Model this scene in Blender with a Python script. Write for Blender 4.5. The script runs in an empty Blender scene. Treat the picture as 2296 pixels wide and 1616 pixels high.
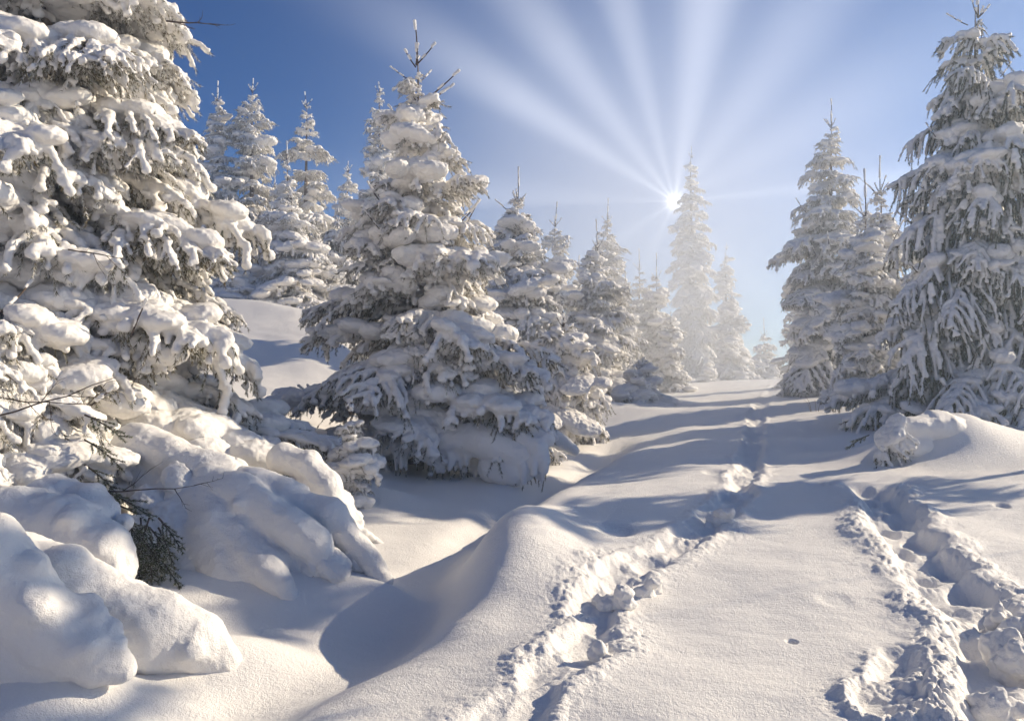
import bpy, math, random
import numpy as np

C = bpy.context.scene.collection
R = math.radians

# ------------------------------------------------------------------ camera
EYE = 1.5
cam_data = bpy.data.cameras.new('camera')
cam = bpy.data.objects.new('camera', cam_data)
C.objects.link(cam)
cam.location = (0, 0, EYE)
cam.rotation_euler = (R(90), 0, 0)
cam_data.lens = 29
cam_data.sensor_width = 36
cam_data.clip_start = 0.05
cam_data.clip_end = 3000
bpy.context.scene.camera = cam

# ------------------------------------------------------------------ sky and sun
SUN_AZ, SUN_EL = 66.0, 24.0          # degrees right of the view axis, above the horizon
sc = bpy.context.scene
sc.view_settings.view_transform = 'Standard'
sc.view_settings.look = 'None'
sc.view_settings.exposure = 0.66
sc.view_settings.gamma = 1.0
sc.view_settings.use_curve_mapping = False

world = bpy.data.worlds.new('World')
sc.world = world
world.use_nodes = True
wn, wl = world.node_tree.nodes, world.node_tree.links
wn.clear()


def wnode(kind, **kw):
    n = wn.new(kind)
    for k, v in kw.items():
        setattr(n, k, v)
    return n


def wmath(op, a, b=None, clamp=False):
    n = wn.new('ShaderNodeMath')
    n.operation = op
    n.use_clamp = clamp
    for i, x in enumerate((a, b)):
        if x is None:
            continue
        if isinstance(x, (int, float)):
            n.inputs[i].default_value = x
        else:
            wl.new(x, n.inputs[i])
    return n.outputs[0]


SKY_STRENGTH = 0.058
sky = wnode('ShaderNodeTexSky', sky_type='NISHITA')
sky.sun_disc = False
sky.sun_elevation = R(SUN_EL)
sky.sun_rotation = R(SUN_AZ)
sky.altitude = 1300
sky.air_density = 0.75
sky.dust_density = 0.2
sky.ozone_density = 4.0
bg = wnode('ShaderNodeBackground')
bg.inputs['Strength'].default_value = SKY_STRENGTH
hsv = wnode('ShaderNodeHueSaturation')
hsv.inputs['Saturation'].default_value = 1.7
hsv.inputs['Hue'].default_value = 0.509
wl.new(sky.outputs[0], hsv.inputs['Color'])
wl.new(hsv.outputs[0], bg.inputs['Color'])

# sun glow and light beams painted into the sky, apart from the sun lamp
glow_dir = np.array([0.1972, 1.0, 0.192])
glow_dir /= np.linalg.norm(glow_dir)
e1 = np.cross(glow_dir, [0, 0, 1.0]); e1 /= np.linalg.norm(e1)
e2 = np.cross(e1, glow_dir)
tc = wnode('ShaderNodeTexCoord')


def wdot(v):
    n = wn.new('ShaderNodeVectorMath')
    n.operation = 'DOT_PRODUCT'
    wl.new(tc.outputs['Generated'], n.inputs[0])
    n.inputs[1].default_value = tuple(v)
    return n.outputs['Value']


gx, gy, gz = wdot(e1), wdot(e2), wdot(glow_dir)
theta = wmath('ARCCOSINE', wmath('MINIMUM', wmath('MAXIMUM', gz, -1.0), 1.0))
phi = wmath('ADD', wmath('DIVIDE', wmath('ARCTAN2', gy, gx), 2 * math.pi), 0.5)   # 0..1, 0.5 = to the right, 0.75 = up
beams = [  # degrees anticlockwise from the right, half width, brightness
    (4, 4, .6), (28, 12, .36), (54, 12, .55), (81, 11, 1.0), (105, 7, .75), (126, 8.5, .85),
    (145.5, 7.5, 1.0), (177, 9, .5), (212, 8, .5), (245, 8, .55), (311, 10, .45)]


def beam_ramp(sub):
    rp = wnode('ShaderNodeValToRGB')
    rp.color_ramp.interpolation = 'B_SPLINE'
    st = []
    for a_, w_, b_ in sub:
        p_ = (a_ / 360.0 + 0.5) % 1.0
        st += [(p_ - w_ / 360.0, 0.0), (p_, b_ * 1.35), (p_ + w_ / 360.0, 0.0)]
    st.sort()
    els = rp.color_ramp.elements
    while len(els) < len(st):
        els.new(0.5)
    for el, (p_, v) in zip(els, st):
        el.position = p_; el.color = (v, v, v, 1)
    wl.new(phi, rp.inputs[0])
    return rp.outputs[0]


rays = wmath('ADD', beam_ramp(beams[0::2]), beam_ramp(beams[1::2]))


def wexp(k):
    return wmath('POWER', 2.71828, wmath('MULTIPLY', theta, -k))


beam = wmath('MULTIPLY', wmath('MULTIPLY', rays, wmath('POWER', 2.71828, wmath('MULTIPLY', wmath('POWER', wmath('DIVIDE', theta, 0.345), 2.4), -1.0))), wmath('MULTIPLY', theta, 4.5, clamp=True))
halo = wmath('MULTIPLY', wmath('POWER', 2.71828, wmath('MULTIPLY', wmath('POWER', wmath('DIVIDE', theta, 0.19), 1.6), -1.0)), 0.19)
core = wmath('MULTIPLY', wexp(230.0), 4.0)
spike = wmath('MULTIPLY', wmath('MULTIPLY', rays, wexp(34.0)), 0.6)
total = wmath('ADD', wmath('ADD', wmath('MULTIPLY', beam, 0.46), halo), wmath('ADD', core, spike))
up_only = wmath('ADD', gz, 0.0, clamp=True)
bg2 = wnode('ShaderNodeBackground')
bg2.inputs['Color'].default_value = (1.0, 0.96, 0.88, 1)
wl.new(wmath('MULTIPLY', total, up_only), bg2.inputs['Strength'])
addw = wnode('ShaderNodeAddShader')
wl.new(bg.outputs[0], addw.inputs[0])
wl.new(bg2.outputs[0], addw.inputs[1])
wout = wnode('ShaderNodeOutputWorld')
wl.new(addw.outputs[0], wout.inputs['Surface'])

sun_data = bpy.data.lights.new('sun', 'SUN')
sun_data.energy = 5.0
sun_data.angle = R(0.6)
sun_data.color = (1.0, 0.845, 0.63)
sun = bpy.data.objects.new('sun', sun_data)
C.objects.link(sun)
sun.rotation_euler = (R(90 - SUN_EL), 0, R(180 - SUN_AZ))
sun.location = (20, 12, 12)

sc.cycles.max_bounces = 8
sc.cycles.diffuse_bounces = 5
sc.cycles.transmission_bounces = 4
sc.cycles.volume_bounces = 1
sc.cycles.use_denoising = True
sc.cycles.use_adaptive_sampling = True

# ------------------------------------------------------------------ helpers
KPX = 18.0 / 29.0 / 1147.5


def P(u, v, d):
    """measured point of the photograph at distance d along the view axis -> world"""
    return np.array([(u - 1147.5) * KPX * d, d, EYE - (v - 808.0) * KPX * d])


_rs = np.random.RandomState(11)
_perm = _rs.permutation(256)
_perm = np.concatenate([_perm, _perm, _perm])
_g2 = np.stack([np.cos(np.arange(256) / 256 * 2 * np.pi), np.sin(np.arange(256) / 256 * 2 * np.pi)], 1)
_g3 = _rs.normal(size=(256, 3)); _g3 /= np.linalg.norm(_g3, axis=1)[:, None]


def perlin2(x, y):
    xi, yi = np.floor(x).astype(int), np.floor(y).astype(int)
    xf, yf = x - xi, y - yi
    xi &= 255; yi &= 255
    u = xf * xf * xf * (xf * (xf * 6 - 15) + 10)
    v = yf * yf * yf * (yf * (yf * 6 - 15) + 10)

    def g(ix, iy, fx, fy):
        h = _g2[_perm[_perm[ix] + iy]]
        return h[..., 0] * fx + h[..., 1] * fy
    a = g(xi, yi, xf, yf); b = g(xi + 1, yi, xf - 1, yf)
    c = g(xi, yi + 1, xf, yf - 1); d = g(xi + 1, yi + 1, xf - 1, yf - 1)
    return (a + u * (b - a)) * (1 - v) + (c + u * (d - c)) * v


def perlin3(p):
    i = np.floor(p).astype(int)
    f = p - i
    i &= 255
    w = f * f * f * (f * (f * 6 - 15) + 10)
    out = 0
    for dx in (0, 1):
        for dy in (0, 1):
            for dz in (0, 1):
                h = _g3[_perm[_perm[_perm[i[:, 0] + dx] + i[:, 1] + dy] + i[:, 2] + dz]]
                d = h[:, 0] * (f[:, 0] - dx) + h[:, 1] * (f[:, 1] - dy) + h[:, 2] * (f[:, 2] - dz)
                k = (w[:, 0] if dx else 1 - w[:, 0]) * (w[:, 1] if dy else 1 - w[:, 1]) * (w[:, 2] if dz else 1 - w[:, 2])
                out = out + d * k
    return out


def mesh_from(name, verts, faces, mats, mat_idx=None, smooth=True):
    """verts (n,3); faces: one (m,k) array or a list of such arrays"""
    if isinstance(faces, np.ndarray):
        faces = [faces]
    me = bpy.data.meshes.new(name)
    nl = sum(f.size for f in faces); nf = sum(len(f) for f in faces)
    me.vertices.add(len(verts)); me.vertices.foreach_set('co', np.asarray(verts, np.float32).ravel())
    me.loops.add(nl); me.loops.foreach_set('vertex_index', np.concatenate([f.ravel() for f in faces]).astype(np.int32))
    sizes = np.concatenate([np.full(len(f), f.shape[1]) for f in faces])
    starts = np.concatenate([[0], np.cumsum(sizes)[:-1]])
    me.polygons.add(nf)
    me.polygons.foreach_set('loop_start', starts.astype(np.int32))
    for m in mats:
        me.materials.append(m)
    if mat_idx is not None:
        me.polygons.foreach_set('material_index', np.asarray(mat_idx, np.int32))
    me.update(calc_edges=True)
    if smooth:
        me.polygons.foreach_set('use_smooth', np.ones(nf, bool))
    me.validate()
    return me


def link(name, data, parent=None, loc=None, rot=None, scale=None):
    o = bpy.data.objects.new(name, data)
    C.objects.link(o)
    if parent is not None:
        o.parent = parent
    if loc is not None:
        o.location = loc
    if rot is not None:
        o.rotation_euler = rot
    if scale is not None:
        o.scale = scale
    return o


def tag(o, label, cat, group=None, kind=None):
    if label:
        o['label'] = label
    if cat:
        o['category'] = cat
    if group:
        o['group'] = group
    if kind:
        o['kind'] = kind
    return o


# ------------------------------------------------------------------ materials
def new_mat(name):
    m = bpy.data.materials.new(name)
    m.use_nodes = True
    nt = m.node_tree
    return m, nt.nodes, nt.links, nt.nodes['Principled BSDF']


def snow_material(name, col, fine, bump_d):
    m, n, l, b = new_mat(name)
    co = n.new('ShaderNodeTexCoord')
    b.inputs['Base Color'].default_value = (*col, 1)
    b.inputs['Roughness'].default_value = 0.55
    b.inputs['Specular IOR Level'].default_value = 0.25
    t1 = n.new('ShaderNodeTexNoise'); t1.inputs['Scale'].default_value = fine; t1.inputs['Detail'].default_value = 5
    t1.inputs['Roughness'].default_value = 0.7
    geo = n.new('ShaderNodeNewGeometry')
    l.new(co.outputs['Object'], t1.inputs['Vector'])
    bp = n.new('ShaderNodeBump'); bp.inputs['Strength'].default_value = 0.6; bp.inputs['Distance'].default_value = bump_d
    t2 = n.new('ShaderNodeTexNoise'); t2.inputs['Scale'].default_value = fine * 3.7; t2.inputs['Detail'].default_value = 2
    l.new(co.outputs['Object'], t2.inputs['Vector'])
    ma = n.new('ShaderNodeMath'); ma.operation = 'MULTIPLY_ADD'; ma.inputs[1].default_value = 0.45
    l.new(t2.outputs['Fac'], ma.inputs[0]); l.new(t1.outputs['Fac'], ma.inputs[2])
    l.new(ma.outputs[0], bp.inputs['Height'])
    l.new(bp.outputs[0], b.inputs['Normal'])
    # slight mottling of the grain
    mx = n.new('ShaderNodeMixRGB'); mx.inputs[1].default_value = (*[c * 0.93 for c in col], 1); mx.inputs[2].default_value = (*col, 1)
    l.new(t1.outputs['Fac'], mx.inputs[0])
    l.new(mx.outputs[0], b.inputs['Base Color'])
    return m


SNOW_COL = (0.89, 0.87, 0.84)
M_GROUND = snow_material('snow_ground', SNOW_COL, 38.0, 0.02)
M_SNOW = snow_material('snow_on_boughs', SNOW_COL, 45.0, 0.02)


def simple_mat(name, c1, c2, scale, rough=0.7):
    m, n, l, b = new_mat(name)
    t = n.new('ShaderNodeTexNoise'); t.inputs['Scale'].default_value = scale; t.inputs['Detail'].default_value = 4
    co = n.new('ShaderNodeTexCoord')
    l.new(co.outputs['Object'], t.inputs['Vector'])
    mx = n.new('ShaderNodeMixRGB'); mx.inputs[1].default_value = (*c1, 1); mx.inputs[2].default_value = (*c2, 1)
    rp = n.new('ShaderNodeValToRGB'); rp.color_ramp.elements[0].position = 0.4; rp.color_ramp.elements[1].position = 0.6
    l.new(t.outputs['Fac'], rp.inputs[0]); l.new(rp.outputs[0], mx.inputs[0])
    l.new(mx.outputs[0], b.inputs['Base Color'])
    b.inputs['Roughness'].default_value = rough
    b.inputs['Specular IOR Level'].default_value = 0.2
    return m


M_NEEDLE = simple_mat('spruce_needles', (0.06, 0.062, 0.02), (0.13, 0.095, 0.035), 9.0)
M_FROST = simple_mat('frosted_needles', (0.58, 0.56, 0.52), (0.8, 0.79, 0.76), 14.0)
M_BARK = simple_mat('spruce_bark', (0.10, 0.075, 0.055), (0.2, 0.16, 0.125), 12.0)
M_TWIG = simple_mat('twig_wood', (0.05, 0.035, 0.028), (0.11, 0.08, 0.06), 25.0)
M_GREEN = simple_mat('green_needles', (0.06, 0.085, 0.02), (0.12, 0.13, 0.04), 6.0)
M_GRASS = simple_mat('dry_grass', (0.20, 0.14, 0.08), (0.30, 0.23, 0.14), 25.0)

# ------------------------------------------------------------------ terrain
ctrl = [  # photograph u, v, distance
    (1500, 1616, 3.6), (2000, 1616, 3.6), (2295, 1616, 3.65), (1200, 1616, 3.7),
    (2000, 1400, 5.0), (1700, 1400, 5.0), (2295, 1400, 5.0), (1450, 1400, 5.0),
    (1900, 1130, 8.2), (1890, 1100, 8.8), (1700, 1180, 7.3), (1500, 1200, 6.9), (1300, 1180, 6.9),
    (1600, 1280, 6.0), (1800, 1250, 6.3), (1160, 1150, 7.2), (1090, 1200, 6.4), (1060, 1300, 5.75),
    (1020, 1210, 7.7), (985, 1330, 6.3), (1100, 1180, 8.2), (820, 1470, 5.1), (560, 1600, 4.25),
    (1040, 1430, 4.85), (1240, 1480, 4.35), (900, 1560, 4.1), (700, 1630, 3.75), (1150, 1380, 5.1),
    (850, 1200, 8.0), (800, 1100, 9.6), (600, 1330, 6.2), (300, 1500, 4.9), (100, 1616, 4.2), (0, 1400, 5.0), (-200, 1500, 4.6),
    (450, 1080, 9.0), (100, 1100, 8.0), (-300, 1050, 8.5), (300, 900, 11.5), (-200, 850, 12.0),
    (560, 810, 17), (600, 685, 24), (500, 625, 30), (720, 745, 20), (250, 700, 20), (-200, 600, 24), (740, 720, 27),
    (930, 1040, 12), (760, 955, 13), (1100, 1070, 11), (1130, 1135, 9.3), (1230, 1090, 10.6), (1300, 1050, 12.3),
    (1380, 975, 16.2), (1500, 912, 23.5), (1520, 872, 33), (1390, 1040, 11.4), (1600, 990, 13), (1560, 915, 20), (1500, 1040, 10.6),
    (1260, 1120, 8.9), (1650, 852, 40), (1750, 850, 38), (1600, 853, 46), (1480, 860, 40), (1350, 880, 30), (1240, 920, 24),
    (1100, 900, 24), (950, 820, 28), (1100, 790, 40), (1300, 820, 45),
    (1700, 1080, 9.4), (1780, 1000, 13), (1950, 965, 14), (2100, 932, 14), (2295, 938, 13), (2500, 900, 14), (2200, 985, 11.8),
    (1950, 1030, 11), (2295, 1040, 10), (2100, 1065, 9.7), (2295, 1180, 7.3), (2150, 1150, 7.7), (2600, 1200, 7), (2600, 1500, 4.5),
    (1800, 885, 25), (1900, 905, 19), (2050, 880, 22), (2295, 850, 30), (2600, 800, 30), (1900, 850, 40),
    (1600, 835, 62), (1250, 800, 70), (2000, 840, 60), (700, 610, 45), (300, 560, 45), (-200, 500, 45), (2600, 800, 55),
]
cp = np.array([P(*c) for c in ctrl])


def warp(x, y):
    r = np.sqrt(x * x + y * y)
    th = np.clip(np.arctan2(x, np.maximum(y, 1e-6)), -0.8, 0.8)
    th = np.where(y <= 0, np.clip(np.sign(x) * 0.8, -0.8, 0.8), th)
    return np.stack([th * 3.0, np.log(np.clip(r, 3.3, 65.0)) * 1.6], -1), r


def _tps(d2):
    return np.where(d2 > 1e-12, 0.5 * d2 * np.log(np.maximum(d2, 1e-12)), 0.0)


cw, _cr = warp(cp[:, 0], cp[:, 1])
_n = len(cw)
_A = np.zeros((_n + 3, _n + 3))
_A[:_n, :_n] = _tps(((cw[:, None] - cw[None]) ** 2).sum(-1)) + np.eye(_n) * 0.0015
_A[:_n, _n] = 1; _A[:_n, _n + 1:] = cw
_A[_n, :_n] = 1; _A[_n + 1:, :_n] = cw.T
_sol = np.linalg.solve(_A, np.concatenate([cp[:, 2], [0, 0, 0]]))


def base_height(x, y):
    x = np.atleast_1d(np.asarray(x, float)); y = np.atleast_1d(np.asarray(y, float))
    w, r = warp(x.ravel(), y.ravel())
    z = _sol[_n] + w @ _sol[_n + 1:]
    for k in range(_n):
        z = z + _sol[k] * _tps(((w - cw[k]) ** 2).sum(-1))
    far = np.maximum(r - 52.0, 0)
    z = z - 0.06 * far - np.minimum(far * far * 0.0006, 40)
    return z.reshape(x.shape)


def ground_at(x, y):
    return float(base_height(np.array([x]), np.array([y]))[0])


def polyline_dist(x, y, pl):
    """distance to polyline and arc length of nearest point, and signed side"""
    best = np.full(x.shape, 1e9); arc = np.zeros(x.shape); side = np.zeros(x.shape)
    acc = 0.0
    for (ax, ay), (bx, by) in zip(pl[:-1], pl[1:]):
        dx, dy = bx - ax, by - ay
        L = math.hypot(dx, dy)
        t = np.clip(((x - ax) * dx + (y - ay) * dy) / (L * L), 0, 1)
        d = np.hypot(x - ax - t * dx, y - ay - t * dy)
        s = np.sign(dx * (y - ay) - dy * (x - ax))
        m = d < best
        best = np.where(m, d, best); arc = np.where(m, acc + t * L, arc); side = np.where(m, s, side)
        acc += L
    return best, arc, side


def smooth01(a, b, x):
    t = np.clip((x - a) / (b - a), 0, 1)
    return t * t * (3 - 2 * t)


def gpts(lst):
    return [tuple(P(*c)[:2]) for c in lst]


TRACK_PATH = gpts([(1740, 868, 34), (1715, 905, 24), (1695, 950, 17.5), (1690, 1000, 13.4), (1682, 1050, 10.9), (1660, 1110, 8.9), (1590, 1180, 7.3),
                   (1480, 1245, 6.4), (1360, 1320, 5.65), (1330, 1400, 5.0), (1290, 1470, 4.45), (1180, 1560, 3.95), (1080, 1640, 3.6)])
TRACK_RIGHT = gpts([(1945, 1085, 9.3), (1985, 1140, 7.9), (2050, 1225, 6.6), (2135, 1310, 5.65), (2215, 1420, 4.85), (2270, 1540, 4.1), (2300, 1660, 3.6)])
GULLY = gpts([(1400, 985, 16), (1330, 1035, 12.6), (1240, 1085, 10.7), (1150, 1130, 9.3), (1075, 1180, 8.2), (1015, 1260, 7.0), (965, 1335, 6.2), (880, 1410, 5.55), (750, 1490, 4.95), (540, 1590, 4.3), (330, 1680, 3.8)])
TRACK_SIDE = gpts([(2020, 1460, 4.6), (2010, 1530, 4.15), (1985, 1630, 3.7)])


def worley(x, y, cell, seed, fill):
    """rounded clods: highest half ball of a jittered grid, 0..1"""
    gx_, gy_ = np.floor(x / cell).astype(int), np.floor(y / cell).astype(int)
    best = np.zeros_like(x)
    for ox in (-1, 0, 1):
        for oy in (-1, 0, 1):
            ix, iy = gx_ + ox, gy_ + oy
            h = _perm[_perm[(ix + seed * 37) & 255] + (iy & 255)]
            h2 = _perm[h + 61]; h3 = _perm[h + 131]; h4 = _perm[h + 7]
            px = (ix + h / 256.0) * cell; py = (iy + h2 / 256.0) * cell
            rad = cell * (0.35 + 0.55 * h3 / 256.0)
            q = 1 - ((x - px) ** 2 + (y - py) ** 2) / (rad * rad)
            best = np.maximum(best, np.where(h4 < fill * 256, np.sqrt(np.maximum(q, 0)) * (rad / cell), 0))
    return best


def detail_height(x, y, z):
    r = np.hypot(x, y)
    # long wind drifts
    z = z + 0.05 * perlin2(x * 0.55 + 3, y * 0.8 + 7) * smooth01(2, 9, r)
    z = z + 0.022 * perlin2(x * 1.7 + 13, y * 2.4 + 5)
    z = z + 0.0045 * perlin2(x * 7, y * 11)
    d, arc, side = polyline_dist(x, y, GULLY)
    on = smooth01(0.0, 2.5, arc)
    lower = smooth01(9.3, 11.5, arc)
    z = z - (0.19 - 0.05 * lower) * on * np.exp(-(np.maximum(d - 0.05, 0) / (0.28 + 0.12 * lower)) ** 2)
    rightbank = np.where(side > 0, 1.0, 0.0) * smooth01(2.0, 4.0, arc) * (1 - 0.6 * smooth01(8.5, 12.5, arc))
    z = z + 0.07 * rightbank * np.exp(-((d - 0.62) / 0.32) ** 2)
    lump = 0.016 * worley(x, y, 0.13, 1, 0.45) + 0.027 * worley(x, y, 0.07, 2, 0.65) + 0.024 * worley(x, y, 0.038, 3, 0.85) + 0.012 * worley(x, y, 0.021, 4, 0.9)
    wob = perlin2(x * 1.9 + 31, y * 1.9) * 0.14 + perlin2(x * 5.0, y * 5.0 + 17) * 0.07 + perlin2(x * 13.0, y * 13.0 + 7) * 0.02
    for pl, half, depth, berm, stepd, seed, fade in ((TRACK_PATH, 0.17, 0.052, 0.014, 0.62, 0.0, 22.0), (TRACK_RIGHT, 0.28, 0.115, 0.03, 0.66, 3.0, 0.2), (TRACK_SIDE, 0.12, 0.05, 0.015, 0.4, 7.0, 0.2)):
        d, arc, side = polyline_dist(x, y, pl)
        dw = d + wob
        end = smooth01(0.0, 0.3, arc) * (0.35 + 0.65 * smooth01(fade * 0.4, fade, arc) * (0.45 + 0.55 * smooth01(3.6, 4.9, y)) if fade > 1 else 1.0)
        trench = 1 - smooth01(half * 0.5, half * 1.05, dw)
        # boot holes, alternately left and right of the middle
        rgs = np.random.RandomState(int(seed) + 5)
        hole = np.zeros_like(z)
        total_len = sum(math.hypot(b_[0] - a_[0], b_[1] - a_[1]) for a_, b_ in zip(pl[:-1], pl[1:]))
        for i_ in range(int(total_len / (stepd * 0.5))):
            ca = (i_ + 0.5 + rgs.uniform(-.2, .2)) * stepd * 0.5
            cs = half * 0.36 * (1 if i_ % 2 else -1) + rgs.uniform(-.03, .03)
            la, lb = rgs.uniform(0.15, 0.22), rgs.uniform(0.10, 0.14)
            e = ((arc - ca) / la) ** 2 + ((d * side - cs) / lb) ** 2
            hole = np.maximum(hole, (1 - smooth01(-0.1, 1.3, e + 1.2 * wob)) * rgs.uniform(0.35, 1.0))
        soft = np.clip(perlin2(x * 3.1 + 3.1, y * 3.1 + seed) + 0.25, 0, 1)
        zz = -trench * depth * (0.35 + 0.55 * (1 - soft)) - hole * depth * 0.8 + trench * soft * lump * 0.55
        bm = np.exp(-((dw - half * 1.25) / (half * 0.36)) ** 2)
        bm = bm * (0.35 + 1.1 * np.clip(perlin2(x * 2.3 + seed, y * 2.3) + 0.45, 0, 1))
        spill = np.exp(-(np.maximum(dw - half * 1.2, 0) / 0.12) ** 1.4) * (0.4 + 0.6 * smooth01(half * 0.5, half, dw)) * (1 - 0.85 * hole)
        patch = np.clip(perlin2(x * 1.3 + 5 + seed, y * 1.3) * 1.6 + 0.85, 0.25, 1)
        zz = zz + berm * bm + spill * patch * lump * (0.5 if fade > 1 else 0.75)
        z = z + zz * end
    # small pits left by fallen snow lumps
    for (u, v, D, rr, dd) in ((1775, 1435, 4.72, 0.028, 0.04), (1870, 1330, 5.4, 0.10, 0.014), (2245, 1133, 8.1, 0.06, 0.05), (2190, 1020, 11.0, 0.12, 0.03),
                              (1380, 1190, 7.0, 0.16, 0.045), (1850, 1100, 9.2, 0.2, 0.03), (1600, 1060, 10, 0.12, 0.03)):
        q = P(u, v, D)
        dd2 = ((x - q[0]) ** 2 + ((y - q[1]) * 0.8) ** 2) / (rr * rr)
        z = z - dd * np.exp(-dd2 ** 2)
    # soft hummocks
    for (u, v, D, rx, ry, hh) in ((900, 1320, 6.3, 0.35, 0.28, 0.16), (720, 1330, 6.4, 0.5, 0.3, 0.12), (2150, 990, 11.0, 1.3, 0.55, 0.30), (1850, 975, 13, 0.9, 0.5, 0.13),
                                  (860, 1095, 9.6, 0.5, 0.25, 0.10), (1430, 900, 24, 1.2, 1.5, 0.5), (300, 1560, 4.5, 0.9, 0.3, 0.05), (40, 1600, 4.0, 0.5, 0.35, 0.16), (150, 1520, 4.3, 0.6, 0.3, 0.16), (300, 1490, 4.95, 0.8, 0.3, 0.10), (520, 1330, 6.2, 0.8, 0.35, 0.12), (820, 1300, 6.6, 0.6, 0.3, 0.07), (2130, 965, 10.8, 0.75, 0.5, 0.30), (180, 1300, 5.6, 0.7, 0.3, 0.15),
                                  (520, 1500, 5.1, 0.5, 0.25, 0.10), (620, 700, 22, 3, 0.8, 0.3), (1340, 915, 20, 1.5, 1.2, 0.45), (2320, 930, 13.5, 1.0, 0.8, 0.5)):
        q = P(u, v, D)
        z = z + hh * np.exp(-((x - q[0]) / rx) ** 2 - ((y - q[1]) / ry) ** 2)
    return z


def build_ground():
    # concentric sheet: fine where the path is, coarse far away and behind
    th = np.concatenate([np.linspace(-math.pi, -0.75, 60, endpoint=False), np.linspace(-0.75, 0.75, 1080, endpoint=False), np.linspace(0.75, math.pi, 60, endpoint=False)])
    r = np.concatenate([np.linspace(0.3, 3.0, 14, endpoint=False),
                        1 / np.linspace(1 / 3.0, 1 / 14.0, 520, endpoint=False),
                        np.exp(np.linspace(math.log(14), math.log(60), 200, endpoint=False)),
                        np.exp(np.linspace(math.log(60), math.log(240), 30))])
    T, RR = np.meshgrid(th, r)
    x = (np.sin(T) * RR).ravel(); y = (np.cos(T) * RR).ravel()
    z = base_height(x, y)
    z = detail_height(x, y, z)
    nr, nt = len(r), len(th)
    verts = np.stack([x, y, z], 1)
    a = np.arange(nr - 1)[:, None] * nt + np.arange(nt)[None]
    b = np.arange(nr - 1)[:, None] * nt + (np.arange(nt)[None] + 1) % nt
    quads = np.stack([a, b, b + nt, a + nt], -1).reshape(-1, 4)[:, ::-1]
    cz = z[:nt].mean()
    verts = np.concatenate([verts, [[0, 0, cz]]])
    ring = np.arange(nt)
    tris = np.stack([np.full(nt, len(verts) - 1), (ring + 1) % nt, ring], 1)
    me = mesh_from('snow_ground', verts, [quads, tris], [M_GROUND])
    o = link('snow_ground', me)
    o['kind'] = 'structure'
    return o


build_ground()

# ------------------------------------------------------------------ snow shells grown round balls
_ico = None


def ico():
    global _ico
    if _ico is None:
        import bmesh
        bm = bmesh.new(); bmesh.ops.create_icosphere(bm, subdivisions=2, radius=1.0)
        v = np.array([x.co[:] for x in bm.verts]); bm.verts.index_update()
        f = np.array([[q.index for q in t.verts] for t in bm.faces])
        bm.free()
        _ico = (v, f)
    return _ico


def shell(balls, voxel, smooth=2, noise=((0.018, 9.0), (0.008, 24.0)), clip_below=None):
    """balls: (n,6) x y z rx ry rz -> verts, quads of one closed skin"""
    v0, f0 = ico()
    balls = np.asarray(balls, float)
    n = len(balls)
    V = (v0[None] * balls[:, None, 3:6] + balls[:, None, 0:3]).reshape(-1, 3)
    F = (f0[None] + (np.arange(n) * len(v0))[:, None, None]).reshape(-1, 3)
    me = mesh_from('tmp', V, F, [])
    ob = bpy.data.objects.new('tmp', me)
    C.objects.link(ob)
    md = ob.modifiers.new('r', 'REMESH'); md.mode = 'VOXEL'; md.voxel_size = voxel
    dg = bpy.context.evaluated_depsgraph_get()
    ev = ob.evaluated_get(dg)
    m2 = ev.to_mesh()
    nv = len(m2.vertices)
    co = np.empty(nv * 3, np.float32); m2.vertices.foreach_get('co', co); co = co.reshape(-1, 3).astype(float)
    lv = np.empty(len(m2.loops), np.int32); m2.loops.foreach_get('vertex_index', lv)
    tot = np.empty(len(m2.polygons), np.int32); m2.polygons.foreach_get('loop_total', tot)
    ed = np.empty(len(m2.edges) * 2, np.int32); m2.edges.foreach_get('vertices', ed); ed = ed.reshape(-1, 2)
    assert (tot == 4).all()
    quads = lv.reshape(-1, 4)
    ev.to_mesh_clear()
    bpy.data.objects.remove(ob); bpy.data.meshes.remove(me)
    deg = np.bincount(ed.ravel(), minlength=nv).astype(float)

    def relax(c):
        s = np.empty_like(c)
        for k in range(3):
            s[:, k] = np.bincount(ed[:, 0], c[ed[:, 1], k], nv) + np.bincount(ed[:, 1], c[ed[:, 0], k], nv)
        return s / deg[:, None]
    for _ in range(smooth):
        co = co + 0.6 * (relax(co) - co)
    # normals
    fn = np.cross(co[quads[:, 2]] - co[quads[:, 0]], co[quads[:, 3]] - co[quads[:, 1]])
    nn = np.zeros_like(co)
    for k in range(4):
        for j in range(3):
            nn[:, j] += np.bincount(quads[:, k], fn[:, j], nv)
    nn /= np.linalg.norm(nn, axis=1)[:, None] + 1e-9
    off = np.zeros(nv)
    for amp, fr in noise:
        q = perlin3(co * fr + 17.3)
        off += amp * (q * 1.7 + 0.6 * np.abs(q))
    co = co + nn * off[:, None]
    return co, quads


def chain(pts, r, step=0.6, flat=1.0):
    """balls along a 3-D polyline with radii r"""
    pts = np.asarray(pts, float); r = np.asarray(r, float)
    out = []
    for i in range(len(pts) - 1):
        L = np.linalg.norm(pts[i + 1] - pts[i])
        k = max(1, int(math.ceil(L / (step * max(min(r[i], r[i + 1]), 0.008)))))
        for t in np.arange(k) / k:
            p = pts[i] * (1 - t) + pts[i + 1] * t; q = r[i] * (1 - t) + r[i + 1] * t
            out.append((*p, q, q, q * flat))
    out.append((*pts[-1], r[-1], r[-1], r[-1] * flat))
    return out


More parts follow.
